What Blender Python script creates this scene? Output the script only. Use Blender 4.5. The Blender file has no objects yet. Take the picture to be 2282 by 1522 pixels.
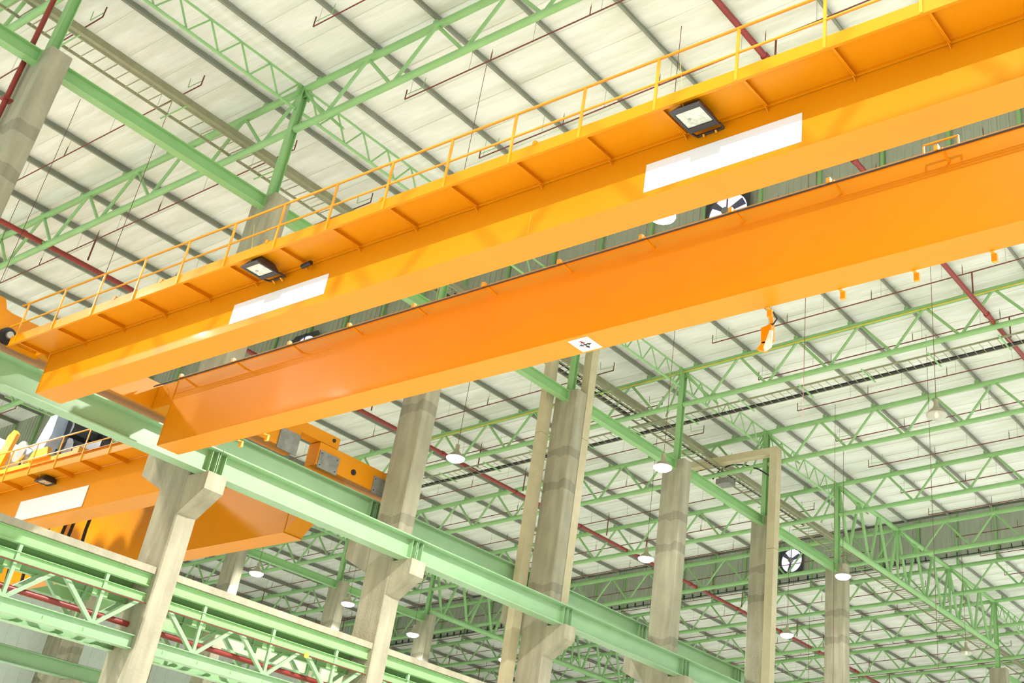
import bpy, math, random
from mathutils import Vector, Matrix
random.seed(4)
sc = bpy.context.scene
C = sc.collection
G = 1.6                      # eye height: every builder works relative to the eye and adds G
# ---------------------------------------------------------------- camera
cam = bpy.data.cameras.new('camera')
co = bpy.data.objects.new('camera', cam); C.objects.link(co)
R = ((0.54838574, -0.83307347, 0.07253739), (0.48235628, 0.24427242, -0.84122732), (0.68308528, 0.49630593, 0.53579373))
co.matrix_world = Matrix(((R[0][0], -R[1][0], -R[2][0], 0), (R[0][1], -R[1][1], -R[2][1], 0),
                          (R[0][2], -R[1][2], -R[2][2], G), (0, 0, 0, 1)))
cam.sensor_width = 36.0
cam.lens = 2692.21 / 2282 * 36
cam.shift_x = (1141 - 1533.1) / 2282
cam.shift_y = (535.5 - 761) / 2282
cam.clip_start = 0.1; cam.clip_end = 600
sc.camera = co
# ---------------------------------------------------------------- world, sun, exposure
w = bpy.data.worlds.new('sky'); sc.world = w; w.use_nodes = True
bg = w.node_tree.nodes['Background']
bg.inputs[0].default_value = (0.93, 1.0, 0.97, 1); bg.inputs[1].default_value = 1.0
sun = bpy.data.lights.new('sun', 'SUN'); sun.energy = 2.2; sun.angle = math.radians(0.6); sun.color = (1, 0.97, 0.9)
so = bpy.data.objects.new('sun', sun); C.objects.link(so)
sd = Vector((0.86, 0.10, -0.46)).normalized()
so.rotation_euler = sd.to_track_quat('-Z', 'Y').to_euler()
vs = sc.view_settings
vs.view_transform = 'Standard'; vs.look = 'None'; vs.exposure = 0.5; vs.gamma = 1.0
try: vs.use_curve_mapping = False
except Exception: pass
try:
    sc.cycles.max_bounces = 6; sc.cycles.diffuse_bounces = 4; sc.cycles.glossy_bounces = 3
    sc.cycles.caustics_reflective = False; sc.cycles.caustics_refractive = False
    sc.cycles.sample_clamp_indirect = 6
    sc.cycles.use_denoising = True
except Exception: pass
LAMP_W = 3400.0

# ---------------------------------------------------------------- materials
def mat(name, col, rough=0.5, metal=0.0, var=0.08, scale=3.0, bump=0.0, bscale=20.0, spec=0.5, coat=0.0):
    m = bpy.data.materials.new(name); m.use_nodes = True
    nt = m.node_tree; b = nt.nodes['Principled BSDF']
    b.inputs['Roughness'].default_value = rough; b.inputs['Metallic'].default_value = metal
    b.inputs['Specular IOR Level'].default_value = spec
    if coat: b.inputs['Coat Weight'].default_value = coat; b.inputs['Coat Roughness'].default_value = 0.08
    tc = nt.nodes.new('ShaderNodeTexCoord')
    n = nt.nodes.new('ShaderNodeTexNoise'); n.inputs['Scale'].default_value = scale; n.inputs['Detail'].default_value = 4
    nt.links.new(tc.outputs['Object'], n.inputs['Vector'])
    r = nt.nodes.new('ShaderNodeMapRange'); r.inputs['From Min'].default_value = 0.3; r.inputs['From Max'].default_value = 0.7
    r.inputs['To Min'].default_value = 1 - var; r.inputs['To Max'].default_value = 1 + var
    nt.links.new(n.outputs['Fac'], r.inputs['Value'])
    mx = nt.nodes.new('ShaderNodeVectorMath'); mx.operation = 'SCALE'
    mx.inputs[0].default_value = col
    nt.links.new(r.outputs['Result'], mx.inputs['Scale'])
    nt.links.new(mx.outputs['Vector'], b.inputs['Base Color'])
    if bump:
        n2 = nt.nodes.new('ShaderNodeTexNoise'); n2.inputs['Scale'].default_value = bscale
        nt.links.new(tc.outputs['Object'], n2.inputs['Vector'])
        bp = nt.nodes.new('ShaderNodeBump'); bp.inputs['Strength'].default_value = bump; bp.inputs['Distance'].default_value = 0.05
        nt.links.new(n2.outputs['Fac'], bp.inputs['Height']); nt.links.new(bp.outputs['Normal'], b.inputs['Normal'])
    return m
M = {}
M['orange'] = mat('orange_paint', (0.70, 0.255, 0.002), 0.40, var=0.03, scale=0.6, spec=0.25, coat=0.04)
M['rail'] = mat('yellow_rail_paint', (0.74, 0.33, 0.012), 0.35, var=0.03)
M['green'] = mat('green_paint', (0.275, 0.50, 0.20), 0.4, var=0.06, scale=1.2)
M['green_lit'] = mat('lit_green_paint', (0.29, 0.47, 0.25), 0.35, var=0.06, scale=1.0)  # the same green shifted to mint, standing in for glare on lit steel
M['beige'] = mat('beige_paint', (0.55, 0.48, 0.30), 0.5, var=0.06)
M['galv'] = mat('galvanised_steel', (0.26, 0.27, 0.215), 0.5, metal=0.2, var=0.12, scale=0.8)
M['galv_dark'] = mat('dark_galvanised_steel', (0.12, 0.13, 0.10), 0.55, var=0.15)
M['tray'] = mat('tray_steel', (0.33, 0.32, 0.20), 0.5, metal=0.2, var=0.1)
M['red'] = mat('red_oxide_paint', (0.26, 0.030, 0.022), 0.4, var=0.1)
M['redthin'] = mat('dark_red_pipe_paint', (0.17, 0.035, 0.028), 0.45, var=0.1)
M['black'] = mat('black_rubber', (0.012, 0.012, 0.013), 0.5, var=0.2)
M['dark'] = mat('dark_gunmetal', (0.035, 0.035, 0.04), 0.4, var=0.2)
M['blue'] = mat('pale_blue_paint', (0.45, 0.55, 0.75), 0.4, var=0.1)
M['grey'] = mat('grey_steel_plate', (0.22, 0.22, 0.19), 0.5, var=0.2, scale=5)
M['steel'] = mat('bright_steel', (0.55, 0.53, 0.48), 0.25, metal=0.8, var=0.1)
M['white'] = mat('white_panel', (0.82, 0.82, 0.84), 0.5, var=0.01)
M['yellow'] = mat('yellow_cable_sheath', (0.75, 0.55, 0.05), 0.5)
M['shade'] = mat('lamp_shade_metal', (0.42, 0.37, 0.25), 0.5)
M['floor'] = mat('floor_concrete', (0.74, 0.74, 0.68), 0.45, var=0.05, scale=0.3)
M['plastic'] = mat('clear_plastic_film', (0.75, 0.76, 0.68), 0.2, var=0.1)
M['wood'] = mat('brown_rail_steel', (0.10, 0.055, 0.03), 0.45, var=0.3)
M['wallp'] = mat('pale_wall_sheet', (0.80, 0.86, 0.78), 0.5, var=0.03)
M['wallg'] = mat('grey_wall_sheet', (0.44, 0.48, 0.38), 0.5, var=0.08, scale=0.5)
M['sky_glass'] = None

def emis(name, col, s):
    m = bpy.data.materials.new(name); m.use_nodes = True
    nt = m.node_tree; nt.nodes.clear()
    e = nt.nodes.new('ShaderNodeEmission'); e.inputs[0].default_value = (*col, 1); e.inputs[1].default_value = s
    o = nt.nodes.new('ShaderNodeOutputMaterial'); nt.links.new(e.outputs[0], o.inputs[0])
    return m
M['bulb'] = emis('lit_lamp', (1, 0.99, 0.95), 30)
M['glow'] = emis('faint_bulb', (1, 0.75, 0.3), 1.5)

def mat_concrete():
    m = mat('column_concrete', (0.36, 0.335, 0.235), 0.8, var=0.10, scale=1.1, bump=0.35, bscale=14)
    nt = m.node_tree; b = nt.nodes['Principled BSDF']
    src = b.inputs['Base Color'].links[0].from_socket
    tc = nt.nodes.new('ShaderNodeTexCoord')
    sep = nt.nodes.new('ShaderNodeSeparateXYZ'); nt.links.new(tc.outputs['Object'], sep.inputs[0])
    n = nt.nodes.new('ShaderNodeTexNoise'); n.inputs['Scale'].default_value = 1.6
    nt.links.new(tc.outputs['Object'], n.inputs['Vector'])
    ad = nt.nodes.new('ShaderNodeMath'); ad.operation = 'MULTIPLY_ADD'; ad.inputs[1].default_value = 0.5
    nt.links.new(n.outputs['Fac'], ad.inputs[0]); nt.links.new(sep.outputs['Z'], ad.inputs[2])
    tot = None
    for zc in (20.4, 19.0, 14.9, 6.4):          # darker patched pour joints
        s = nt.nodes.new('ShaderNodeMath'); s.operation = 'SUBTRACT'; s.inputs[1].default_value = zc
        nt.links.new(ad.outputs[0], s.inputs[0])
        a = nt.nodes.new('ShaderNodeMath'); a.operation = 'ABSOLUTE'; nt.links.new(s.outputs[0], a.inputs[0])
        l = nt.nodes.new('ShaderNodeMath'); l.operation = 'LESS_THAN'; l.inputs[1].default_value = 0.16
        nt.links.new(a.outputs[0], l.inputs[0])
        if tot is None: tot = l
        else:
            q = nt.nodes.new('ShaderNodeMath'); q.operation = 'MAXIMUM'
            nt.links.new(tot.outputs[0], q.inputs[0]); nt.links.new(l.outputs[0], q.inputs[1]); tot = q
    mp = nt.nodes.new('ShaderNodeMapping'); mp.inputs['Scale'].default_value = (2.5, 2.5, 0.25)
    nt.links.new(tc.outputs['Object'], mp.inputs['Vector'])
    n3 = nt.nodes.new('ShaderNodeTexNoise'); n3.inputs['Scale'].default_value = 1.3; n3.inputs['Detail'].default_value = 5
    nt.links.new(mp.outputs[0], n3.inputs['Vector'])
    st = nt.nodes.new('ShaderNodeMapRange'); st.inputs['From Min'].default_value = 0.35; st.inputs['From Max'].default_value = 0.65
    st.inputs['To Min'].default_value = 0.85; st.inputs['To Max'].default_value = 1.12
    nt.links.new(n3.outputs['Fac'], st.inputs['Value'])
    k = nt.nodes.new('ShaderNodeMath'); k.operation = 'MULTIPLY_ADD'; k.inputs[1].default_value = -0.24
    nt.links.new(tot.outputs[0], k.inputs[0]); nt.links.new(st.outputs[0], k.inputs[2])
    v = nt.nodes.new('ShaderNodeVectorMath'); v.operation = 'SCALE'
    nt.links.new(src, v.inputs[0]); nt.links.new(k.outputs[0], v.inputs['Scale'])
    nt.links.new(v.outputs['Vector'], b.inputs['Base Color'])
    return m
M['concrete'] = mat_concrete()

def mat_insul():
    m = bpy.data.materials.new('foil_faced_insulation'); m.use_nodes = True
    nt = m.node_tree; b = nt.nodes['Principled BSDF']
    b.inputs['Roughness'].default_value = 0.42; b.inputs['Specular IOR Level'].default_value = 0.6
    tc = nt.nodes.new('ShaderNodeTexCoord')
    mp = nt.nodes.new('ShaderNodeMapping'); mp.inputs['Scale'].default_value = (1.6, 0.22, 1)
    nt.links.new(tc.outputs['Object'], mp.inputs['Vector'])
    n = nt.nodes.new('ShaderNodeTexNoise'); n.inputs['Scale'].default_value = 1.0; n.inputs['Detail'].default_value = 6; n.inputs['Roughness'].default_value = 0.6
    nt.links.new(mp.outputs[0], n.inputs['Vector'])
    cr = nt.nodes.new('ShaderNodeValToRGB')
    cr.color_ramp.elements[0].position = 0.34; cr.color_ramp.elements[0].color = (0.66, 0.68, 0.58, 1)
    cr.color_ramp.elements[1].position = 0.62; cr.color_ramp.elements[1].color = (0.86, 0.87, 0.82, 1)
    nt.links.new(n.outputs['Fac'], cr.inputs[0]); nt.links.new(cr.outputs[0], b.inputs['Base Color'])
    bp = nt.nodes.new('ShaderNodeBump'); bp.inputs['Strength'].default_value = 0.5; bp.inputs['Distance'].default_value = 0.12
    nt.links.new(n.outputs['Fac'], bp.inputs['Height']); nt.links.new(bp.outputs['Normal'], b.inputs['Normal'])
    return m
M['insul'] = mat_insul()
def mat_glass():
    m = bpy.data.materials.new('lamp_glass'); m.use_nodes = True
    b = m.node_tree.nodes['Principled BSDF']
    b.inputs['Base Color'].default_value = (0.86, 0.9, 0.84, 1); b.inputs['Roughness'].default_value = 0.08
    b.inputs['Alpha'].default_value = 0.45
    return m
M['glass'] = mat_glass()
M['reflector'] = mat('floodlight_reflector', (0.72, 0.75, 0.62), 0.2, metal=0.6, var=0.25, scale=12)

# ---------------------------------------------------------------- mesh builder
class MB:
    def __init__(s): s.v = []; s.f = []
    def add(s, vs, fs):
        o = len(s.v); s.v += [tuple(p) for p in vs]; s.f += [tuple(i + o for i in f) for f in fs]; return s
    def box(s, x0, x1, y0, y1, z0, z1):
        return s.add([(x, y, z) for z in (z0, z1) for y in (y0, y1) for x in (x0, x1)],
                     [(0, 2, 3, 1), (4, 5, 7, 6), (0, 1, 5, 4), (2, 6, 7, 3), (0, 4, 6, 2), (1, 3, 7, 5)])
    def sbox(s, x0, x1, y0, y1, z0, z1, dz):      # box sheared: the y1 end is dz higher
        return s.add([(x, y, z + (dz if y == y1 else 0)) for z in (z0, z1) for y in (y0, y1) for x in (x0, x1)],
                     [(0, 2, 3, 1), (4, 5, 7, 6), (0, 1, 5, 4), (2, 6, 7, 3), (0, 4, 6, 2), (1, 3, 7, 5)])
    def frame(s, a, b):
        a = Vector(a); b = Vector(b); d = (b - a).normalized()
        u = Vector((0, 0, 1)) if abs(d.z) < 0.95 else Vector((1, 0, 0))
        p = d.cross(u).normalized(); q = p.cross(d).normalized(); return a, b, p, q
    def bar(s, a, b, wd, ht):                     # rectangular bar from a to b
        a, b, p, q = s.frame(a, b); vs = []
        for c in (a, b):
            for (i, j) in ((-1, -1), (1, -1), (1, 1), (-1, 1)): vs.append(c + p * (i * wd / 2) + q * (j * ht / 2))
        return s.add(vs, [(0, 1, 2, 3), (7, 6, 5, 4), (0, 4, 5, 1), (1, 5, 6, 2), (2, 6, 7, 3), (3, 7, 4, 0)])
    def tube(s, a, b, r, n=8, r2=None):
        a, b, p, q = s.frame(a, b); r2 = r if r2 is None else r2; vs = []
        for c, rr in ((a, r), (b, r2)):
            for i in range(n):
                t = 2 * math.pi * i / n; vs.append(c + p * (rr * math.cos(t)) + q * (rr * math.sin(t)))
        fs = [(i, (i + 1) % n, (i + 1) % n + n, i + n) for i in range(n)]
        fs += [tuple(range(n))[::-1], tuple(range(n, 2 * n))]
        return s.add(vs, fs)
    def path(s, pts, r, n=6):
        for a, b in zip(pts[:-1], pts[1:]): s.tube(a, b, r, n)
        return s
    def prism_x(s, prof, x0, x1):                 # prof: (y, z) ccw seen from +x
        n = len(prof)
        return s.add([(x0, y, z) for y, z in prof] + [(x1, y, z) for y, z in prof],
                     [tuple(range(n))[::-1], tuple(range(n, 2 * n))] + [(i, (i + 1) % n, (i + 1) % n + n, i + n) for i in range(n)])
    def prism_y(s, prof, y0, y1, dz=0):           # prof: (x, z)
        n = len(prof)
        return s.add([(x, y0, z) for x, z in prof] + [(x, y1, z + dz) for x, z in prof],
                     [tuple(range(n)), tuple(range(n, 2 * n))[::-1]] + [(i + n, (i + 1) % n + n, (i + 1) % n, i) for i in range(n)])
    def prism_z(s, prof, z0, z1):
        n = len(prof)
        return s.add([(x, y, z0) for x, y in prof] + [(x, y, z1) for x, y in prof],
                     [tuple(range(n))[::-1], tuple(range(n, 2 * n))] + [(i, (i + 1) % n, (i + 1) % n + n, i + n) for i in range(n)])
    def lathe(s, c, prof, n=20, axis='z'):        # prof: (r, h)
        vs = []
        for r, h in prof:
            for i in range(n):
                t = 2 * math.pi * i / n; a, b = r * math.cos(t), r * math.sin(t)
                vs.append((c[0] + a, c[1] + b, c[2] + h) if axis == 'z' else ((c[0] + h, c[1] + a, c[2] + b) if axis == 'x' else (c[0] + b, c[1] + h, c[2] + a)))
        fs = []
        for k in range(len(prof) - 1):
            for i in range(n): fs.append((k * n + i, k * n + (i + 1) % n, (k + 1) * n + (i + 1) % n, (k + 1) * n + i))
        return s.add(vs, fs)
    def ibeam_x(s, x0, x1, y, zb, h, wb, wt=None, tf=0.03, tw=0.02):
        wt = wt or wb
        s.box(x0, x1, y - wb / 2, y + wb / 2, zb, zb + tf)
        s.box(x0, x1, y - tw / 2, y + tw / 2, zb + tf, zb + h - tf)
        return s.box(x0, x1, y - wt / 2, y + wt / 2, zb + h - tf, zb + h)
    def mesh(s, name, m, origin=(0, 0, 0), smooth=False):
        me = bpy.data.meshes.new(name)
        ox, oy, oz = origin
        me.from_pydata([(x - ox, y - oy, z - oz) for x, y, z in s.v], [], s.f)
        me.materials.append(m)
        if smooth:
            me.polygons.foreach_set('use_smooth', [True] * len(me.polygons))
            try: me.set_sharp_from_angle(angle=math.radians(40))
            except Exception: pass
        me.validate(); me.update()
        return me

class T:                                          # a thing: an Empty at its base that parents its parts
    def __init__(s, name, label, cat, origin, group=None, kind=None):
        s.origin = origin
        o = bpy.data.objects.new(name, None); C.objects.link(o); o.empty_display_size = 0.2
        o.location = (origin[0], origin[1], origin[2] + G)
        if label: o['label'] = label
        if cat: o['category'] = cat
        if group: o['group'] = group
        if kind: o['kind'] = kind
        s.o = o
    def part(s, name, mb, m, parent=None, label=None, smooth=False, kind=None):
        me = mb if isinstance(mb, bpy.types.Mesh) else mb.mesh(name, M[m], s.origin, smooth)
        o = bpy.data.objects.new(name, me); C.objects.link(o); o.parent = parent or s.o
        if label: o['label'] = label
        if kind: o['kind'] = kind
        return o
def solid(name, mb, m, label=None, cat=None, group=None, kind=None, origin=(0, 0, 0), smooth=False):
    me = mb.mesh(name, M[m], origin, smooth)
    o = bpy.data.objects.new(name, me); C.objects.link(o); o.location = (origin[0], origin[1], origin[2] + G)
    for k, v in (('label', label), ('category', cat), ('group', group), ('kind', kind)):
        if v: o[k] = v
    return o
def children(o): return [c for c in C.objects if c.parent == o]
KIDS = {}
def dup(t, loc, label, group=None):               # copy of a thing with its parts and sub-parts
    if t.o.name not in KIDS:
        a = {}
        for c in C.objects:
            if c.parent: a.setdefault(c.parent.name, []).append(c)
        KIDS[t.o.name] = a
    a = KIDS[t.o.name]
    def cp(o, par):
        c = o.copy(); C.objects.link(c)
        if par: c.parent = par
        for ch in a.get(o.name, []): cp(ch, c)
        return c
    r = cp(t.o, None)
    r.location = (loc[0], loc[1], loc[2] + G)
    if label: r['label'] = label
    if group: r['group'] = group
    return r

ORD = ['first', 'second', 'third', 'fourth', 'fifth', 'sixth', 'seventh', 'eighth', 'ninth', 'tenth', 'eleventh', 'twelfth',
       'thirteenth', 'fourteenth', 'fifteenth', 'sixteenth', 'seventeenth', 'eighteenth', 'nineteenth', 'twentieth']
BAY = 7.99
def gx(i): return 10.85 + BAY * i                 # column lines A=0 ... G=6, I=7, J=8, H=9
def zt(y): return 25.98 - 0.034 * (y - 30)        # truss top chord
def zb(y): return zt(y) - 1.78
SL = -0.034
ROW = 30.7; ROW2 = 62.0; ROW3 = 93.4; ROW0 = -0.6
XEND = 156.0

# ================================================================ SETTING
solid('floor', MB().box(-60, XEND + 60, -50, ROW3 + 60, -G - 0.2, -G), 'floor', kind='structure')
# roof underside: ceiling > insulation_sheet, purlin
cl = T('ceiling', None, None, (0, 0, 0), kind='structure')
Y0, Y1 = -2.0, ROW3 + 1.0
zones = [(-13.2, gx(2) + 0.15, 0.0), (gx(2) + 0.15, gx(3) + 0.1, 3.6), (gx(3) + 0.1, gx(7) + 0.15, 0.0), (gx(7) + 0.15, gx(8) + 0.1, 3.6),
         (gx(8) + 0.1, gx(12) + 0.15, 0.0), (gx(12) + 0.15, gx(13) + 0.1, 3.6), (gx(13) + 0.1, XEND, 0.0)]
PUR_D = 0.28; STOOL = 0.28
def sheet_mesh(wd):
    mb = MB(); n = 4; vs = []
    base = zt(0) + STOOL + PUR_D
    for yy in (Y0, Y1):
        for i in range(n + 1):
            t = i / n; vs.append((wd * t, yy, base + SL * yy - 0.02 * math.sin(math.pi * t)))
        vs.append((wd + 0.0, yy, base + SL * yy + 0.05)); vs.append((0, yy, base + SL * yy + 0.05))
    k = n + 3
    mb.add(vs, [(i, i + 1, i + 1 + k, i + k) for i in range(n)] + [(n, n + 1, n + 1 + k, n + k), (n + 1, n + 2, n + 2 + k, n + 1 + k), (n + 2, 0, k, n + 2 + k)])
    # lapped seam lip
    mb.sbox(wd - 0.035, wd, Y0, Y1, base + SL * Y0 - 0.022, base + SL * Y0 + 0.01, SL * (Y1 - Y0))
    return mb.mesh('insulation_sheet', M['insul'])
for (a, b, up) in zones:
    n = max(1, round((b - a) / 1.33)); wd = (b - a) / n
    me = sheet_mesh(wd)
    for i in range(n):
        o = cl.part('insulation_sheet', me, 'insul'); o.location = (a + i * wd, 0, up)
def purlin_mesh(L):                                # Z section running along X
    d = PUR_D; mb = MB()
    mb.box(0, L, -0.004, 0.004, 0, d); mb.box(0, L, -0.09, 0.004, 0, 0.008); mb.box(0, L, -0.004, 0.09, d - 0.008, d)
    mb.box(0, L, -0.09, -0.082, 0.008, 0.03)
    return mb.mesh('purlin', M['galv'])
for (a, b, up) in zones:
    me = purlin_mesh(b - a)
    k = 0
    y = 30.05 - 2.75 * 11
    while y < ROW3 + 0.5:
        o = cl.part('purlin', me, 'galv'); o.location = (a, y, zt(y) + STOOL + up)
        y += 2.75
# monitor walls (corrugated) with fans
def corrugated(name, X, y0, y1, lo, hi, m, pitch=0.35, depth=0.045):
    t = T(name, None, None, (X, 0, 0), kind='structure')
    mod = 8 * pitch
    n = math.ceil((y1 - y0) / mod)
    mb = MB(); pts = []
    for i in range(8):
        q = i * pitch; pts += [(0, q), (0, q + pitch * 0.70), (-depth, q + pitch * 0.76), (-depth, q + pitch * 0.94)]
    pts.append((0, mod))
    vs = [(x, y, lo(0) + SL * y) for x, y in pts] + [(x, y, hi(0) + SL * y) for x, y in pts]
    k = len(pts)
    mb.add(vs, [(i, i + k, i + 1 + k, i + 1) for i in range(k - 1)])
    mb.add([(0.03, 0, lo(0)), (0.03, mod, lo(0) + SL * mod), (0.03, mod, hi(0) + SL * mod), (0.03, 0, hi(0))], [(0, 1, 2, 3)])
    me = mb.mesh('wall_sheet', M[m])
    for i in range(n):
        o = t.part('wall_sheet', me, m); o.location = (0, y0 + i * mod, SL * (y0 + i * mod))
    return t
lo = lambda y: zt(y) + 0.62
hi = lambda y: zt(y) + 3.6 + STOOL + PUR_D
walls = []
for i, k in ((1, 3), (2, 8), (3, 13)):
    walls.append(corrugated('wall_monitor_%d' % i, gx(k) + 0.12, Y0, Y1, lo, hi, 'wallg'))
for i, k in ((1, 2), (2, 7), (3, 12)):             # the monitors' other sides, facing away
    solid('wall_monitor_back_%d' % i, MB().sbox(gx(k) + 0.2, gx(k) + 0.26, Y0, Y1, zt(Y0) + 0.5, hi(Y0), SL * (Y1 - Y0)), 'wallg', kind='structure')
    # roof edge angle in front of the monitor opening
    solid('trim_%d' % (i + 3), MB().sbox(gx(k) + 0.12, gx(k) + 0.19, Y0, Y1, zt(Y0) + 0.40, zt(Y0) + 0.62, SL * (Y1 - Y0)), 'galv_dark', kind='structure')
# wall posts, and the dark tray with short ticks along the wall foot
pm = MB().box(-0.11, 0.02, -0.07, 0.07, 0.0, 3.9).mesh('wall_post', M['green'])
for wl, k in zip(walls, (3, 8, 13)):
    y = 30.05 - 2.75 * 11
    while y < ROW3:
        o = wl.part('wall_post', pm, 'green'); o.location = (-0.06, y, zt(y) + 0.12); y += 2.75
for i, k in ((1, 3), (2, 8), (3, 13)):
    mb = MB(); x = gx(k) - 0.18
    mb.sbox(x, x + 0.03, Y0, Y1, zt(Y0) + 0.60, zt(Y0) + 0.66, SL * (Y1 - Y0))
    y = Y0 + 0.5
    while y < Y1:
        mb.box(x, x + 0.16, y, y + 0.03, zt(y) + 0.60, zt(y) + 0.92); y += 0.75
    solid('trim_%d' % i, mb, 'dark', kind='structure')
# far walls
def sheetwall(name, x0, x1, y0, y1, z1, m, axis):
    t = T(name, None, None, (x0, y0, 0), kind='structure')
    if axis == 'x':
        me = MB().box(0, 0.98, 0, 0.08, 8.0, z1).mesh('wall_sheet', M[m]); n = int((x1 - x0))
        for i in range(n): o = t.part('wall_sheet', me, m); o.location = (i, 0, 0)
    else:
        me = MB().box(0, 0.08, 0, 0.98, 11.0, z1).mesh('wall_sheet', M[m]); n = int((y1 - y0))
        for i in range(n): o = t.part('wall_sheet', me, m); o.location = (0, i, 0)
sheetwall('wall_left', -13, XEND, ROW3 + 1.1, 0, 24.6, 'wallp', 'x')
sheetwall('wall_far', XEND, 0, -2, ROW3 + 1, 28, 'wallp', 'y')

# ================================================================ COLUMNS
XC0, XC1 = -0.20, 0.45
def column(i, yr, label, kinds=(True, True)):
    X = gx(i); t = T('concrete_column', label, 'column', (X, yr, -G))
    y0, y1 = yr - 0.6, yr + 0.6
    prof = [(y0, -G), (y1, -G)]
    if kinds[1]: prof += [(y1, 11.35), (yr + 1.75, 11.95), (yr + 1.75, 12.6), (y1, 12.6)]
    prof += [(y1, 21.22), (y1 - 0.06, 21.3), (y0 + 0.06, 21.3), (y0, 21.22)]
    if kinds[0]: prof += [(y0, 11.6), (yr - 1.5, 11.6), (yr - 1.5, 11.1), (y0, 10.5)]
    # main shaft and brackets are one casting: convex pieces joined
    mb = MB()
    mb.prism_z([(X + XC0 + .04, y0), (X + XC1 - .04, y0), (X + XC1, y0 + .04), (X + XC1, y1 - .04), (X + XC1 - .04, y1), (X + XC0 + .04, y1), (X + XC0, y1 - .04), (X + XC0, y0 + .04)], -G, 21.3)
    t.part('shaft', mb, 'concrete')
    if kinds[0]: t.part('corbel', MB().prism_x([(y0 + .02, 10.5), (y0 + .02, 11.6), (yr - 1.5, 11.6), (yr - 1.5, 11.1)][::-1], X + XC0 + .01, X + XC1 - .01), 'concrete')
    if kinds[1]: t.part('corbel', MB().prism_x([(y1 - .02, 11.35), (yr + 1.75, 11.95), (yr + 1.75, 12.6), (y1 - .02, 12.6)], X + XC0 + .01, X + XC1 - .01), 'concrete')
    return t
COLS = [0, 1, 2, 3, 4, 5, 6, 9, 10, 11, 12, 13, 14]
names1 = {0: 'tall grey concrete column at the top left corner beside a red drop pipe',
          1: 'nearest bracketed concrete column whose top shows behind the orange handrail',
          2: 'concrete column rising behind the lower orange girder, bracket under the green runway',
          3: 'concrete column flanked by beige box pipes at centre',
          4: 'concrete column with a blazing lamp in front of its top',
          5: 'concrete column with a beige pipe running down its face',
          6: 'concrete column with a small lit lamp hanging before its top',
          9: 'squat column top at the bottom right corner under a green post'}
postmb = lambda: MB()
for n, i in enumerate(COLS):
    column(i, ROW, names1.get(i, 'distant concrete column in the main row, %s past the bottom right one' % ORD[max(0, i - 10)]))
lab2 = {3: 'left row column with white-lit bracket at the bottom left corner', 4: 'left row column hanging below the other crane behind a starry lamp',
        5: 'left row column with its lit face beside the second bracketed column', 6: 'left row column right of the second bracketed column'}
for i in (2, 3, 4, 5, 6, 9, 10, 11, 12):
    column(i, ROW2, lab2.get(i, 'faint left row concrete column, %s along' % ORD[i]))
for i in (4, 5, 6, 7, 9, 10, 11, 12):
    column(i, ROW3 - 0.4, 'faint concrete column against the far side wall, %s along' % ORD[i], (True, False))

# posts on column tops (green H sections) and tie beams, per column
def post(i, yr, label):
    X = gx(i) + 0.05; t = T('steel_post', label, 'post', (X, yr, 21.3))
    top = zt(yr)
    mb = MB(); h = 0.13
    mb.box(X - h, X - h + .02, yr - h, yr + h, 21.34, top); mb.box(X + h - .02, X + h, yr - h, yr + h, 21.34, top); mb.box(X - h + .02, X + h - .02, yr - .012, yr + .012, 21.34, top)
    t.part('stem', mb, 'green')
    t.part('base_plate', MB().box(X - .22, X + .22, yr - .22, yr + .22, 21.3, 21.34), 'green')
    t.part('gusset', MB().box(X - .3, X + .3, yr - .015, yr + .015, top - .35, top + .12).box(X - .015, X + .015, yr - .3, yr + .3, top - .35, top + .12), 'green')
for i in COLS: post(i, ROW, 'green steel post standing on the %s column top of the main row' % ORD[min(i, 19)])
for i in (3, 4, 5, 6, 9, 10, 11, 12): post(i, ROW2, 'green steel post standing on the %s column top of the left row' % ORD[i])
def tie(i, j, yr, label):
    x0, x1 = gx(i) + XC1, gx(j) + XC0; t = T('tie_beam', label, 'beam', (x0, yr, 20.85))
    t.part('beam', MB().ibeam_x(x0 + .02, x1 - .02, yr, 20.86, 0.44, 0.30, 0.30, .025, .015), 'green')
    t.part('end_plate', MB().box(x0, x0 + .02, yr - .17, yr + .17, 20.82, 21.32), 'green')
    t.part('end_plate', MB().box(x1 - .02, x1, yr - .17, yr + .17, 20.82, 21.32), 'green')
for i, j in zip(COLS[:-1], COLS[1:]):
    if j - i == 1: tie(i, j, ROW, 'green tie beam joining the %s and %s column tops of the main row' % (ORD[i], ORD[j]))
tie(-1, 0, ROW, 'green tie beam leaving the frame at the top left corner')
for i, j in ((3, 4), (4, 5), (5, 6), (9, 10), (10, 11), (11, 12)): tie(i, j, ROW2, 'green tie beam joining the %s and %s column tops of the left row' % (ORD[i], ORD[j]))

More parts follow.
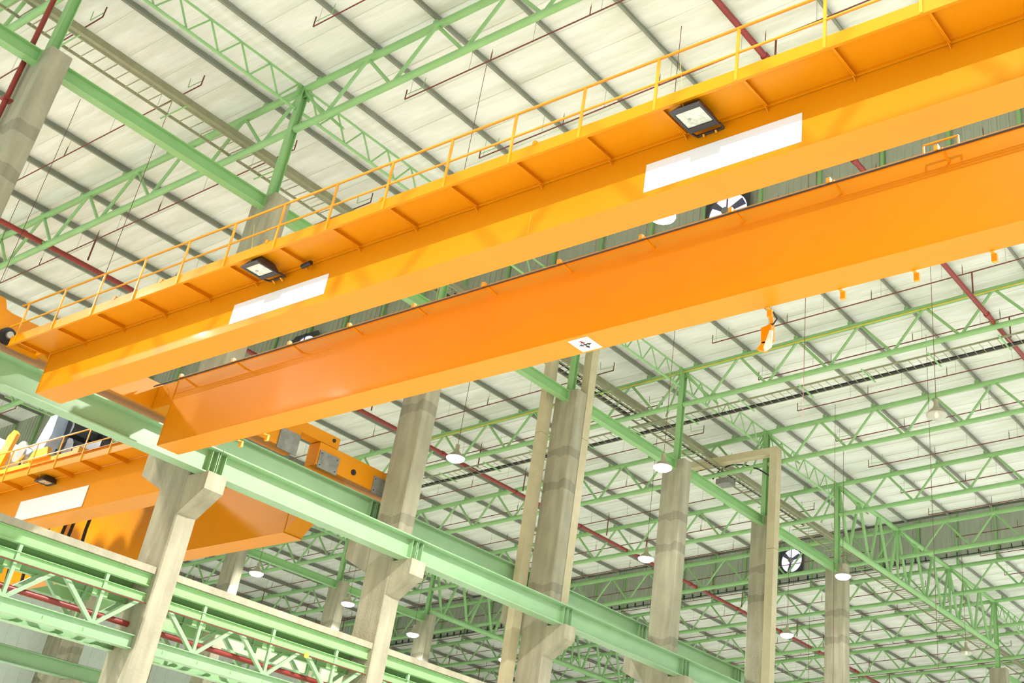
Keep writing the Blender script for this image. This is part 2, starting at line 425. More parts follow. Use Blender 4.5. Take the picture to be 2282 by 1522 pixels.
# ================================================================ ROOF TRUSSES
def make_truss(ya, yb, npan, label, depth=1.78):
    t = T('roof_truss', label, 'truss', (0, ya, zt(ya)))
    dy = (yb - ya) / npan
    t.part('top_chord', MB().tube((0, ya, zt(ya)), (0, yb, zt(yb)), 0.13, 10), 'green', smooth=True)
    t.part('bottom_chord', MB().tube((0, ya + .15, zt(ya) - depth), (0, yb - .15, zt(yb) - depth), 0.125, 10), 'green', smooth=True)
    for k in range(npan):
        yA, yM, yB = ya + k * dy, ya + (k + .5) * dy, ya + (k + 1) * dy
        t.part('diagonal', MB().tube((0, yA + .08, zt(yA) - .08), (0, yM - .08, zt(yM) - depth + .08), 0.064, 7), 'green', smooth=True)
        t.part('diagonal', MB().tube((0, yM + .08, zt(yM) - depth + .08), (0, yB - .08, zt(yB) - .08), 0.064, 7), 'green', smooth=True)
    y = 30.05 - 2.75 * 11
    while y < yb:                                  # purlin stools on the chord
        if y > ya: t.part('stool', MB().bar((-.0, y, zt(y) + .08), (0, y, zt(y) + STOOL), .16, .10), 'green')
        y += 2.75
    return t
LINES = [i for i in range(-3, 19)]
spans = [(ROW0, ROW, 10, 'right-hand'), (ROW, ROW2, 10, 'left-hand'), (ROW2, ROW3, 10, 'far left')]
for (ya, yb, n, wd) in spans:
    proto = None
    for i in LINES:
        if wd == 'far left' and i < 1: continue
        q = 'green tubular roof truss, %s bay, %s' % (wd, ('%s behind the viewer' % ORD[-i]) if i < 0 else ('on the %s column line' % ORD[i]))
        if proto is None:
            proto = make_truss(ya, yb, n, q); proto.o.location.x = gx(i) + 0.05
        else:
            dup(proto, (gx(i) + 0.05, ya, zt(ya)), q)
# lattice struts along the column rows at roof level
def make_strut(yr, label):
    t = T('lattice_strut', label, 'strut', (0, yr, zt(yr)))
    L = BAY; za, zc = zt(yr) + .05, zt(yr) - .92
    t.part('top_chord', MB().tube((.15, yr, za), (L - .15, yr, za), .045, 7), 'green', smooth=True)
    t.part('bottom_chord', MB().tube((.15, yr, zc), (L - .15, yr, zc), .055, 7), 'green', smooth=True)
    n = 6
    for k in range(n):
        a, b, c = .3 + (L - .6) * k / n, .3 + (L - .6) * (k + .5) / n, .3 + (L - .6) * (k + 1) / n
        t.part('diagonal', MB().tube((a, yr, za), (b, yr, zc), .034, 6), 'green', smooth=True)
        t.part('diagonal', MB().tube((b, yr, zc), (c, yr, za), .034, 6), 'green', smooth=True)
    return t
for yr, nm in ((ROW, 'main'), (ROW2, 'left')):
    pr = None
    for i in [-2, -1, 0, 1, 2, 3, 4, 5, 9, 10, 11, 12, 13]:
        q = 'slim green lattice strut above the %s row, %s bay' % (nm, 'outermost front' if i == -2 else 'front' if i < 0 else ORD[i])
        if pr is None: pr = make_strut(yr, q); pr.o.location.x = gx(i) + .05
        else: dup(pr, (gx(i) + .05, yr, zt(yr)), q)
# jack trusses carrying the two roof lines that have no column
def jack(i, j, yr, label):
    x0, x1 = gx(i) + .18, gx(j) - .1; t = T('jack_truss', label, 'truss', (x0, yr, 22.7))
    za, zc = zt(yr) - .02, zt(yr) - 3.2
    t.part('top_chord', MB().tube((x0, yr, za), (x1, yr, za), .15, 10), 'green', smooth=True)
    t.part('bottom_chord', MB().tube((x0, yr, zc), (x1, yr, zc), .17, 10), 'green', smooth=True)
    n = 9; L = x1 - x0
    for k in range(n):
        a, b, c = x0 + L * k / n, x0 + L * (k + .5) / n, x0 + L * (k + 1) / n
        t.part('diagonal', MB().tube((a + .05, yr, za), (b - .08, yr, zc), .095, 8), 'green', smooth=True)
        t.part('diagonal', MB().tube((b + .08, yr, zc), (c - .05, yr, za), .095, 8), 'green', smooth=True)
    for q in (i + 1, i + 2):
        t.part('vertical', MB().tube((gx(q), yr, zc), (gx(q), yr, za), .085, 8), 'green', smooth=True)
        t.part('node_plate', MB().box(gx(q) - .02, gx(q) + .12, yr - .3, yr + .3, za - .35, za + .15), 'green')
jack(6, 9, ROW, 'deep green tubular jack truss running down to the bottom right corner')
jack(6, 9, ROW2, 'deep green tubular jack truss seen under the runway, in the left row')
# knee braces around the visible posts
for i in (1, 4, 5, 6):
    for s_, nm in ((1, 'left'), (-1, 'right')):
        X = gx(i) + .05
        solid('knee_brace', MB().tube((X + .05, ROW + .12 * s_, zt(ROW) - .25), (X + .9, ROW + 1.5 * s_, zb(ROW + 1.5 * s_) + .1), .05, 7), 'green',
              'short green knee brace at the %s side of the %s post head' % (nm, ORD[i]), 'brace', smooth=True)

# ================================================================ RUNWAY BEAMS
SEG = list(range(-2, 13))
def runway(i, yb_, zlo, h, wb, wt, label, m='green_lit', rail=True, stiff=True):
    x0, x1 = gx(i) + .13 + .01, gx(i + 1) + .13 - .01
    t = T('runway_beam', label, 'beam', (x0, yb_, zlo))
    b = t.part('girder', MB().ibeam_x(x0, x1, yb_, zlo, h, wb, wt, .035, .02), m)
    if stiff:
        for xs in (x0 + .01, x0 + .22, x1 - .22, x1 - .03):
            t.part('stiffener', MB().box(xs, xs + .018, yb_ - wb / 2 + .02, yb_ + wb / 2 - .02, zlo + .035, zlo + h - .035), m)
    if rail:
        t.part('rail', MB().box(x0, x1, yb_ - .035, yb_ + .035, zlo + h, zlo + h + .07).box(x0, x1, yb_ - .06, yb_ + .06, zlo + h, zlo + h + .015), 'wood')
    return t
for i in SEG:
    w_ = ORD[i] if i >= 0 else ('front' if i == -1 else 'frontmost')
    runway(i, 29.6, 11.6, .72, .44, .62, 'green crane runway beam on the near brackets, %s bay' % w_)
    runway(i, 31.98, 12.6, 1.38, .40, .44, 'taller green runway beam on the far side of the columns, %s bay' % w_)
for i in range(1, 12):
    runway(i, 60.85, 11.6, .72, .44, .62, 'runway beam on the left row brackets, %s bay' % ORD[i], stiff=False)
    t = T('runway_beam', 'dark topped green girder behind the left row columns, %s bay' % ORD[i], 'beam', (gx(i), 63.2, 15.6))
    t.part('girder', MB().box(gx(i) + .02, gx(i + 1) - .02, 63.1, 63.35, 15.7, 16.7), 'green')
    t.part('top_box', MB().box(gx(i) + .02, gx(i + 1) - .02, 62.9, 63.5, 16.7, 17.3), 'dark')

# ================================================================ WALKWAY LATTICE between the columns (concrete slab on green trusses)
def walkway(i, label):
    x0, x1 = gx(i) + XC1, gx(i + 1) + XC0; y = ROW - .35
    t = T('lattice_walkway', label, 'walkway', (x0, y, 7.0))
    t.part('slab', MB().box(x0, x1, y - .15, y + .95, 8.80, 8.98), 'concrete')
    for yy in (y, y + .8):
        t.part('top_beam', MB().ibeam_x(x0, x1, yy, 8.48, .31, .16, .16, .02, .012), 'green')
        t.part('top_chord', MB().ibeam_x(x0, x1, yy, 8.06, .22, .14, .14, .015, .012), 'green')
        t.part('bottom_chord', MB().ibeam_x(x0, x1, yy, 6.85, .34, .24, .24, .02, .012), 'green_lit')
        n = 3; L = x1 - x0
        for k in range(n):
            a, b, c = x0 + L * k / n, x0 + L * (k + .5) / n, x0 + L * (k + 1) / n
            t.part('diagonal', MB().bar((a + .12, yy, 8.1), (b - .05, yy, 7.2), .10, .10), 'green_lit')
            t.part('diagonal', MB().bar((b + .05, yy, 7.2), (c - .12, yy, 8.1), .10, .10), 'green_lit')
            t.part('hanger', MB().bar((b, yy, 7.2), (b, yy, 8.5), .09, .09), 'green_lit')
            t.part('gusset', MB().box(b - .22, b + .22, yy + .06, yy + .075, 7.9, 8.15), 'green')
    for k in range(7):
        a = x0 + .3 + (x1 - x0 - .6) * k / 6
        t.part('cross_bar', MB().bar((a, y, 7.0), (min(a + 1.1, x1 - .1), y + .8, 7.0), .07, .07), 'green')
    t.part('conduit', MB().tube((x0, y - .12, 8.02), (x1, y - .12, 8.02), .018, 6), 'redthin')
    t.part('pipe', MB().tube((x0, ROW + .05, 7.52), (x1, ROW + .05, 7.52), .075, 10), 'red', label='thick red pipe inside the lattice', smooth=True)
for i in range(-1, 6): walkway(i, 'green lattice walkway with pale concrete slab, %s' % ('left edge of the frame' if i <= 0 and i == 0 else 'beyond the left edge' if i < 0 else 'between the %s and %s columns' % (ORD[i], ORD[i + 1])))
solid('caution_disc', MB().lathe((24.2, 30.21, 8.02), [(0.001, -.02), (.085, -.02), (.085, .02), (.001, .02)], 16, 'y'), 'yellow', 'small round yellow disc on the lattice walkway conduit', 'sign')

# ================================================================ CRANES
def crane_rail(t, X, ys, zf, zm, ztp, y0, y1, m='rail'):
    h = t.part('handrail', MB().tube((X, y0, ztp), (X, y1 + .25, ztp), .026, 8), m, smooth=True)
    t.part('mid_rail', MB().tube((X, y0, zm), (X, y1 + .45, zm - .02), .022, 8), m, parent=h, smooth=True)
    for y in ys:
        t.part('rail_post', MB().bar((X, y, zf), (X, y, ztp), .05, .03), m, parent=h)
# --- crane 1
GX1, GX2, GW = 13.0, 16.43, 0.64
YE, YS = 28.32, -0.4
c1 = T('overhead_crane', 'big orange double girder overhead crane crossing the whole picture', 'crane', (15.0, 28.4, 12.4))
def girder(t, X, w_, z0, z1, ys, ye, nm='girder'):
    g = t.part(nm, MB().box(X, X + w_, ys, ye, z0 + .012, z1), 'orange')
    t.part('bottom_flange', MB().box(X - .012, X + w_ + .012, ys, ye + .01, z0, z0 + .014), 'orange', parent=g)
    t.part('top_flange', MB().box(X - .05, X + w_ + .05, ys, ye + .01, z1, z1 + .02), 'orange', parent=g)
    t.part('end_plate', MB().box(X - .02, X + w_ + .02, ye, ye + .012, z0 + .015, z1), 'orange', parent=g)
    return g
g1 = girder(c1, GX1, GW, 11.31, 13.22, YS, YE)
g2 = girder(c1, GX2, GW, 11.31, 13.22, YS, YE)
for X in (GX1, GX2):
    c1.part('girder_stub', MB().box(X + .03, X + GW - .03, YE + .012, 29.22, 12.52, 13.2), 'orange')
    c1.part('rail', MB().box(X + .28, X + .36, YS, YE, 13.24, 13.31), 'wood')
# end carriage on the runway
ec = c1.part('end_carriage', MB().prism_x([(29.24, 12.56), (29.24, 13.30), (29.96, 13.30), (29.96, 12.56)][::-1], 12.15, 17.9), 'orange')
c1.part('carriage_end', MB().prism_y([(10.7, 12.62), (12.15, 12.48), (12.15, 13.30), (11.98, 13.34), (11.86, 13.58), (11.70, 13.58), (11.55, 13.30), (10.7, 13.28)], 29.24, 29.96), 'orange', parent=ec)
c1.part('carriage_foot', MB().prism_y([(12.3, 12.47), (13.1, 12.47), (13.1, 12.56), (12.3, 12.56)], 29.18, 29.3), 'orange', parent=ec)
for xw in (12.22, 17.4):
    wh = c1.part('wheel', MB().lathe((xw, 29.15, 12.69), [(.001, -.06), (.10, -.06), (.12, .0), (.21, .0), (.21, .1), (.001, .1)], 20, 'y'), 'black', parent=ec, smooth=True)
    c1.part('wheel_hub', MB().lathe((xw, 29.04, 12.69), [(.001, -.0), (.085, -.0), (.095, .05), (.001, .06)], 16, 'y'), 'steel', parent=ec, smooth=True)
c1.part('lifting_eye', MB().lathe((16.0, 29.3, 13.38), [(.05, -.012), (.08, -.012), (.08, .012), (.05, .012), (.05, -.012)], 12, 'y'), 'rail', parent=ec)
# service walkway on the near girder
WX = 12.14; ZD = 12.40
dk = c1.part('walkway_deck', MB().box(WX + .02, GX1 - .02, YS, YE + .2, ZD, ZD + .012), 'orange')
c1.part('toe_board', MB().box(WX, WX + .012, YS, YE + .45, ZD - .09, ZD + .14), 'orange', parent=dk)
c1.part('toe_lip', MB().box(WX - .0, WX + .06, YS, YE + .45, ZD - .10, ZD - .09), 'orange', parent=dk)
c1.part('inner_angle', MB().box(GX1 - .05, GX1 - .012, YS, YE, ZD - .055, ZD - .0), 'orange', parent=dk)
ys = [28.42 - 1.565 * k for k in range(19)]
bk = MB().prism_y([(WX + .012, ZD - .002), (WX + .012, ZD - .075), (GX1 - .10, ZD - .10), (GX1 - .01, ZD - .155), (GX1 - .01, ZD - .002)], -.006, .006)
bk.box(WX + .012, GX1 - .08, -.035, .006, ZD - .085, ZD - .075)
bkm = bk.mesh('walkway_bracket', M['orange'], (15.0, 28.4, 12.4))
for y in ys:
    o = c1.part('walkway_bracket', bkm, 'orange', parent=dk); o.location = (0, y, 0)
crane_rail(c1, WX - .015, [y + .08 for y in ys], ZD - .10, 12.87, 13.39, YS, 28.55)
for y in (22.9, 19.4, 16.1, 12.3, 24.6):
    c1.part('clamp_lug', MB().lathe((WX + .03, y, ZD + .16), [(.001, -.04), (.05, -.04), (.05, .04), (.001, .04)], 12, 'x'), 'orange', parent=dk)
c1.part('toe_block', MB().box(WX + .25, WX + .35, 24.7, 25.3, ZD + .14, ZD + .3), 'orange', parent=dk)
# blank white panels on the near girder
for (ya, yb, za, zc, lb) in ((7.44, 10.44, 11.425, 12.0, 'blank white panel on the near girder, right one'), (18.28, 21.22, 11.49, 11.965, 'blank white panel on the near girder, left one')):
    c1.part('sign_panel', MB().box(GX1 - .010, GX1 - .002, ya, yb, za, zc), 'white', label=lb)
c1.part('weld_mark', MB().box(GX1 - .004, GX1 - .001, 12.93, 12.96, 11.35, 11.75), 'rail')
# small brackets and festoon rail on the second girder
cr = c1.part('cable_rail', MB().tube((GX2 - .33, YS, 12.965), (GX2 - .33, 28.85, 12.965), .018, 6), 'dark', label='dark cable rail along the far girder', smooth=True)
c1.part('cable', MB().tube((GX2 - .30, YS, 13.0), (GX2 - .30, 28.85, 13.0), .020, 6), 'tray', parent=cr, smooth=True)
c1.part('cable', MB().tube((GX2 - .27, YS, 13.03), (GX2 - .27, 28.85, 13.03), .016, 6), 'wood', parent=cr, smooth=True)
arm = MB().bar((GX2 - .36, 0, 12.99), (GX2 - .0, 0, 12.93), .05, .03).mesh('rail_arm', M['orange'], (15.0, 28.4, 12.4))
y = 27.6; k = 0
while y > 4:
    o = c1.part('rail_arm', arm, 'orange', parent=cr); o.location = (0, y, 0)
    c1.part('clamp', MB().box(GX2 - .38, GX2 - .30, y - .03 + .08, y + .05 + .08, 12.98, 13.08), 'rail', parent=cr)
    y -= 2.12
c1.part('guide_frame', MB().bar((GX2 - .3, 6.1, 13.2), (GX2 - .3, 6.75, 13.2), .03, .03).bar((GX2 - .3, 6.1, 13.2), (GX2 - .3, 6.1, 13.0), .03, .03).bar((GX2 - .3, 6.75, 13.2), (GX2 - .3, 6.75, 13.0), .03, .03), 'rail', parent=cr)
hk = MB().box(GX2 + GW - .02, GX2 + GW + .16, -.03, .03, 11.29, 11.31).box(GX2 + GW + .10, GX2 + GW + .16, -.05, .05, 11.16, 11.31).mesh('flange_lug', M['rail'], (15.0, 28.4, 12.4))
for y in (5.98, 7.42, 8.88, 10.43, 25.9, 24.9):
    o = c1.part('flange_lug', hk, 'rail'); o.location = (0, y, 0)
# direction plate under the second girder
dp = c1.part('direction_plate', MB().box(16.51, 17.02, 14.29, 14.80, 11.300, 11.308), 'white', label='white square plate with crossed arrows')
zc = 11.298
def arrow(a, b, m, head=.10, wd=.032, only=None):
    a = Vector((*a, zc)); b = Vector((*b, zc)); d = (b - a).normalized(); n = Vector((-d.y, d.x, 0)); mb = MB()
    e = b - d * head
    def slab(ps): mb.prism_z([(p.x, p.y) for p in ps], zc - .001, zc)
    slab([a - n * wd / 2, e - n * wd / 2, e + n * wd / 2, a + n * wd / 2]); slab([e - n * head * .55, b, e + n * head * .55])
    return mb
ctr = (16.765, 14.545)
for (dx, dy, m) in ((0, .16, 'green'), (0, -.17, 'black'), (.17, 0, 'black'), (-.17, .0, 'red')):
    b = (ctr[0] + dx, ctr[1] + dy)
    c1.part('arrow', arrow(ctr, b, m), m if m != 'green' else 'dark', parent=dp)
c1.part('arrow_tip', MB().prism_z([(16.60, 14.60), (16.60, 14.52), (16.64, 14.545)], zc - .003, zc - .0015), 'red', parent=dp)

# --- crane 2 in the left-hand bay
c2 = T('overhead_crane', 'second orange overhead crane behind the green runway at the left', 'crane', (23.0, 32.0, 14.1))
girder(c2, 20.7, .80, 12.55, 14.75, 34.0, 59.0)
girder(c2, 25.1, .80, 12.55, 14.75, 34.0, 59.0)
for X in (20.7, 25.1):                            # raised tapering ends over the carriage
    c2.part('girder_end', MB().prism_x([(34.0, 12.60), (34.0, 14.7), (32.3, 14.7), (32.3, 14.25), (32.9, 13.6)][::-1], X + .02, X + .78), 'orange')
ec2 = c2.part('end_carriage', MB().box(23.95, 27.5, 31.7, 32.25, 14.2, 14.98), 'orange')
for xa in (24.0, 26.45):
    c2.part('cover_plate', MB().box(xa, xa + .85, 31.66, 31.70, 14.12, 14.72), 'grey', parent=ec2)
    for (bx, bz) in ((.08, .1), (.75, .1), (.08, .5), (.75, .5)):
        c2.part('bolt', MB().lathe((xa + bx, 31.64, 14.12 + bz), [(.001, 0), (.022, 0), (.022, .03), (.001, .03)], 8, 'y'), 'dark', parent=ec2)
c2.part('hub_hole', MB().lathe((25.55, 31.67, 14.5), [(.001, 0), (.10, 0), (.10, .03)], 16, 'y'), 'black', parent=ec2)
arm2 = c2.part('tie_arm', MB().box(20.6, 24.75, 31.75, 32.2, 15.02, 15.40), 'orange')
c2.part('pin', MB().lathe((24.5, 31.73, 15.25), [(.001, 0), (.07, 0), (.07, .03)], 12, 'y'), 'black', parent=arm2)
c2.part('end_carriage', MB().box(20.0, 23.1, 31.7, 32.25, 14.25, 15.0), 'orange')
c2.part('cover_plate', MB().box(22.3, 23.1, 31.66, 31.70, 14.15, 14.85), 'grey')
# walkway of crane 2
WX2 = 19.93
dk2 = c2.part('walkway_deck', MB().box(WX2, 20.69, 34.2, 58, 13.98, 13.995), 'orange')
c2.part('toe_board', MB().box(WX2 - .012, WX2, 34.2, 58, 13.90, 14.12), 'orange', parent=dk2)
ys2 = [43.33 - 1.57 * k for k in range(-8, 6)]
bm2 = MB().prism_y([(WX2, 13.975), (WX2, 13.88), (20.68, 13.82), (20.68, 13.975)], -.01, .01).mesh('walkway_bracket', M['orange'], (23.0, 32.0, 14.1))
for y in ys2:
    o = c2.part('walkway_bracket', bm2, 'orange', parent=dk2); o.location = (0, y, 0)
crane_rail(c2, WX2 - .02, ys2, 13.88, 14.5, 15.06, 34.6, 57.5, 'rail')
c2.part('sign_panel', MB().box(20.675, 20.688, 38.95, 43.05, 12.64, 13.38), 'white', label='blank white panel on the left crane')
# hoist trolley on crane 2
ho = T('hoist_trolley', 'hoist trolley with dark motors and pale rope drum on the left crane', 'hoist', (22.8, 44.0, 14.8))
ho.part('trolley_frame', MB().box(20.75, 25.8, 40.6, 41.0, 14.79, 15.1).box(20.75, 25.8, 47.6, 48.0, 14.79, 15.1).box(20.9, 21.3, 41.0, 47.6, 14.79, 15.1).box(25.3, 25.7, 41.0, 47.6, 14.79, 15.1), 'rail')
dr = ho.part('rope_drum', MB().lathe((20.95, 45.2, 15.75), [(.001, 0), (.42, 0), (.42, .08), (.30, .08), (.30, .42), (.46, .42), (.46, .50), (.27, .50), (.27, .95), (.33, .95), (.33, 1.0), (.001, 1.0)], 28, 'x'), 'steel', smooth=True)
ho.part('drum_shell', MB().lathe((20.6, 47.3, 16.0), [(.001, 0), (.62, 0), (.66, .05), (.66, 1.2), (.001, 1.2)], 28, 'x'), 'white', smooth=True)
ho.part('gearbox', MB().prism_x([(44.9, 15.5), (44.9, 16.2), (44.55, 17.2), (44.05, 17.2), (44.0, 16.4), (44.4, 15.5)][::-1], 21.3, 21.75), 'blue')
ho.part('motor', MB().lathe((21.75, 43.9, 16.75), [(.001, 0), (.42, 0), (.42, .7), (.30, .8), (.30, 1.1), (.001, 1.1)], 12, 'x'), 'dark')
ho.part('motor', MB().lathe((21.75, 43.5, 15.85), [(.001, 0), (.46, 0), (.46, 1.2), (.34, 1.3), (.34, 1.8), (.001, 1.8)], 12, 'x'), 'dark')
ho.part('motor_cowl', MB().box(22.85, 23.3, 43.3, 44.2, 16.5, 17.1), 'black')
ho.part('brake_unit', MB().box(21.6, 25.0, 40.9, 42.7, 15.1, 15.75), 'dark')
ho.part('cable', MB().path([(22.3, 42.6, 15.75), (22.4, 42.3, 16.3), (22.5, 41.9, 16.4), (22.6, 41.5, 16.2), (22.7, 41.3, 15.7)], .035), 'black')
ho.part('side_plate', MB().prism_x([(46.9, 15.1), (46.5, 16.6), (46.2, 16.8), (45.9, 16.6), (46.3, 15.1)][::-1], 20.95, 21.1), 'rail')
ho.part('side_plate', MB().prism_x([(44.0, 15.1), (43.8, 15.5), (42.9, 15.5), (42.7, 15.1)][::-1], 20.80, 20.95), 'rail')

# festoon cables below crane 2
c2.part('festoon_rail', MB().box(22.4, 22.6, 36.0, 56.0, 13.9, 14.0), 'dark')
for n, (x, y, ln, lb) in enumerate(((22.5, 45.6, 3.0, 'leftmost'), (22.5, 44.5, 3.1, 'second from left'), (22.5, 43.9, 2.7, 'third from left'), (22.5, 42.8, 2.6, 'fourth from left'), (22.5, 42.3, 2.5, 'fifth from left'), (22.5, 41.3, 2.3, 'rightmost'))):
    pts = [(x, y + .25 * math.sin(t * 3.1), 13.92 - ln * t) for t in [q / 6 for q in range(7)]]
    solid('festoon_cable', MB().path(pts, .06, 8), 'black', 'black festoon cable hanging under the left crane, %s' % lb, 'cable', 'festoon cables', smooth=True)

# --- floodlights on the walkways
def floodlight(c, tilt, label, m=1.0):
    x, y, z = c; t = T('floodlight', label, 'floodlight', (x, y, z))
    a, b = .31 * m, .29 * m
    t.part('housing', MB().add([(x - a, y - b, z), (x + a, y - b, z), (x + a, y + b, z), (x - a, y + b, z), (x - a * .6, y - b * .7, z + .17), (x + a * .6, y - b * .7, z + .17), (x + a * .6, y + b * .7, z + .17), (x - a * .6, y + b * .7, z + .17)],
           [(0, 1, 5, 4), (1, 2, 6, 5), (2, 3, 7, 6), (3, 0, 4, 7), (4, 5, 6, 7)]), 'dark')
    fr = t.part('bezel', MB().box(x - a, x - a * .72, y - b, y + b, z - .03, z).box(x + a * .62, x + a, y - b, y + b, z - .03, z).box(x - a * .72, x + a * .62, y - b, y - b * .85, z - .03, z).box(x - a * .72, x + a * .62, y + b * .85, y + b, z - .03, z), 'dark')
    t.part('reflector', MB().box(x - a * .70, x + a * .60, y - b * .84, y + b * .84, z - .012, z - .006), 'reflector', parent=fr)
    t.part('lamp_tube', MB().lathe((x, y + .1, z - .015), [(.001, -.01), (.03, -.01), (.03, 0)], 10), 'steel', parent=fr)
    t.part('yoke', MB().bar((x + a, y - b, z), (x + a + .16, y - b + .03, z + .02), .03, .03).bar((x + a, y + b, z), (x + a + .16, y + b - .03, z + .02), .03, .03).bar((x + a + .16, y - b + .03, z + .02), (x + a + .16, y + b - .03, z + .02), .05, .03), 'dark')
    for dy in (-.12, .12): t.part('arm', MB().bar((x + a + .14, y + dy, z + .01), (GX1 - .02 if x < 14 else x + .8, y + dy, z - .03), .03, .03), 'rail')
    t.part('wire', MB().tube((x - a * .8, y + b * .2, z), (x - a - .1, y + b * .3, z + .9), .004, 5), 'yellow')
floodlight((12.50, 9.16, 12.20), 0, 'black floodlight with glass face under the walkway, above the right white panel')
floodlight((12.47, 19.86, 12.20), 0, 'black floodlight under the walkway, above the left white panel', .92)
floodlight((20.45, 41.4, 13.78), 0, 'small black floodlight under the left crane walkway', .9)
solid('junction_box', MB().tube((12.82, 18.98, 12.22), (12.82, 18.72, 12.25), .05, 10), 'black', 'small black plug beside the left floodlight', 'fitting', smooth=True)
# taped hoist pendant hanging at the lower girder edge
pd = T('pendant_box', 'orange pendant box wrapped in plastic film hanging from the lower girder edge', 'control box', (17.3, 10.4, 11.3))
pd.part('hanger', MB().bar((17.2, 10.42, 11.3), (17.28, 10.42, 11.0), .08, .03), 'rail')
pd.part('case', MB().prism_x([(10.62, 10.97), (10.40, 11.02), (10.38, 10.70), (10.48, 10.62), (10.60, 10.64)], 17.2, 17.33), 'orange')
pd.part('flap', MB().prism_x([(10.58, 10.66), (10.42, 10.66), (10.52, 10.46), (10.70, 10.54)], 17.2, 17.3), 'orange')
pd.part('film', MB().prism_x([(10.40, 10.86), (10.34, 10.84), (10.36, 10.5), (10.50, 10.44), (10.52, 10.52)], 17.16, 17.2), 'plastic')
pd.part('cable', MB().path([(17.2, 10.36, 11.25), (17.22, 10.28, 11.1), (17.22, 10.36, 11.0), (17.22, 10.44, 11.02)], .015), 'black')

# ================================================================ PIPES
def main_pipe(y, z, x0, x1, label):
    t = T('sprinkler_main', label, 'pipe', (x0, y, z))
    x = x0; L = 6.0
    while x < x1:
        t.part('pipe', MB().tube((x, y, z), (min(x + L, x1), y, z), .105, 12), 'red', smooth=True)
        t.part('coupling', MB().tube((min(x + L, x1) - .08, y, z), (min(x + L, x1) + .08, y, z), .135, 12), 'red', smooth=True)
        x += L
    for i in range(-1, 17):
        if x0 < gx(i) < x1: t.part('clip', MB().box(gx(i) - .1, gx(i) + .2, y - .16, y + .16, zb(y) + .08, zb(y) + .16).box(gx(i) + .02, gx(i) + .06, y - .16, y - .12, zb(y) + .1, z + .1), 'green')
main_pipe(15.1, 24.86, -12, XEND - 2, 'thick red sprinkler main over the right-hand bay')
main_pipe(45.3, 23.82, -12, XEND - 2, 'thick red sprinkler main over the left-hand bay')
main_pipe(77.0, 22.76, 12, XEND - 2, 'thick red sprinkler main over the far left bay')
def branch(ya, yb, ymain, label, step=4.1):
    zp = lambda y: zt(y) - .38
    t = T('sprinkler_branch', label, 'pipe', (0, ya, zp(ya)))
    t.part('pipe', MB().tube((0, ya, zp(ya)), (0, yb, zp(yb)), .026, 6), 'redthin', smooth=True)
    e0, e1 = (yb, ya) if yb < 31 else (ya, yb)
    for ye in ((e0,) if yb < 31 else (e0, e1)):
        t.part('end_riser', MB().tube((0, ye, zp(ye)), (0, ye, zp(ye) + .42), .022, 6), 'redthin', smooth=True)
        s_ = 1 if ye < ROW or (ye > 50) else -1
        t.part('brace', MB().bar((0, ye, zp(ye) + .2), (0, ye - .8 * s_, zp(ye) + .2), .02, .02).bar((0, ye - .8 * s_, zp(ye) + .2), (0, ye - .85 * s_, zp(ye) + .62), .02, .02), 'green')
    y = ya + 3.9 if yb > 31 else yb - 3.9
    d = step if yb > 31 else -step
    while ya + 1 < y < yb - 1:
        t.part('sprinkler', MB().tube((0, y, zp(y)), (0, y, zp(y) + .36), .018, 6).tube((0, y, zp(y) + .36), (0, y, zp(y) + .5), .012, 6, .004), 'redthin', smooth=True)
        y += d
    y = 30.05 - 2.75 * 11 + .1
    while y < yb:
        if y > ya: t.part('hanger', MB().tube((0, y, zp(y)), (0, y, zt(y) + STOOL + PUR_D + .01), .006, 5), 'galv')
        y += 2.75
    t.part('riser', MB().tube((0, ymain, zp(ymain)), (0, ymain, zb(ymain) + .4), .035, 7), 'redthin', smooth=True)
    return t
for (ya, yb, ym, nm) in ((0.5, 27.6, 15.1, 'right-hand'), (33.2, 59.6, 45.3, 'left-hand'), (64.2, 91, 77, 'far left')):
    pr = None; n = 0
    for i in range(-1, 14):
        if nm == 'far left' and i < 2: continue
        for dx in (-2.25, 1.9):
            wz = 'front' if i < 0 else ORD[i]
            q = 'thin dark red sprinkler pipe, %s bay, %s the %s truss' % (nm, 'before' if dx < 0 else 'after', wz)
            X = gx(i) + dx
            if pr is None: pr = branch(ya, yb, ym, q); pr.o.location.x = X
            else: dup(pr, (X, ya, zt(ya) - .38), q)
# red drop pipe beside the first column
t = T('drop_pipe', 'dull red vertical pipe clipped to the top left column', 'pipe', (10.50, 31.05, -G))
t.part('pipe', MB().tube((10.50, 31.05, -G), (10.50, 31.05, 25.5), .075, 10), 'red', smooth=True)
for z in (21.5, 19.6, 17.6): t.part('clamp', MB().box(10.38, 10.66, 30.93, 31.17, z, z + .05), 'red')
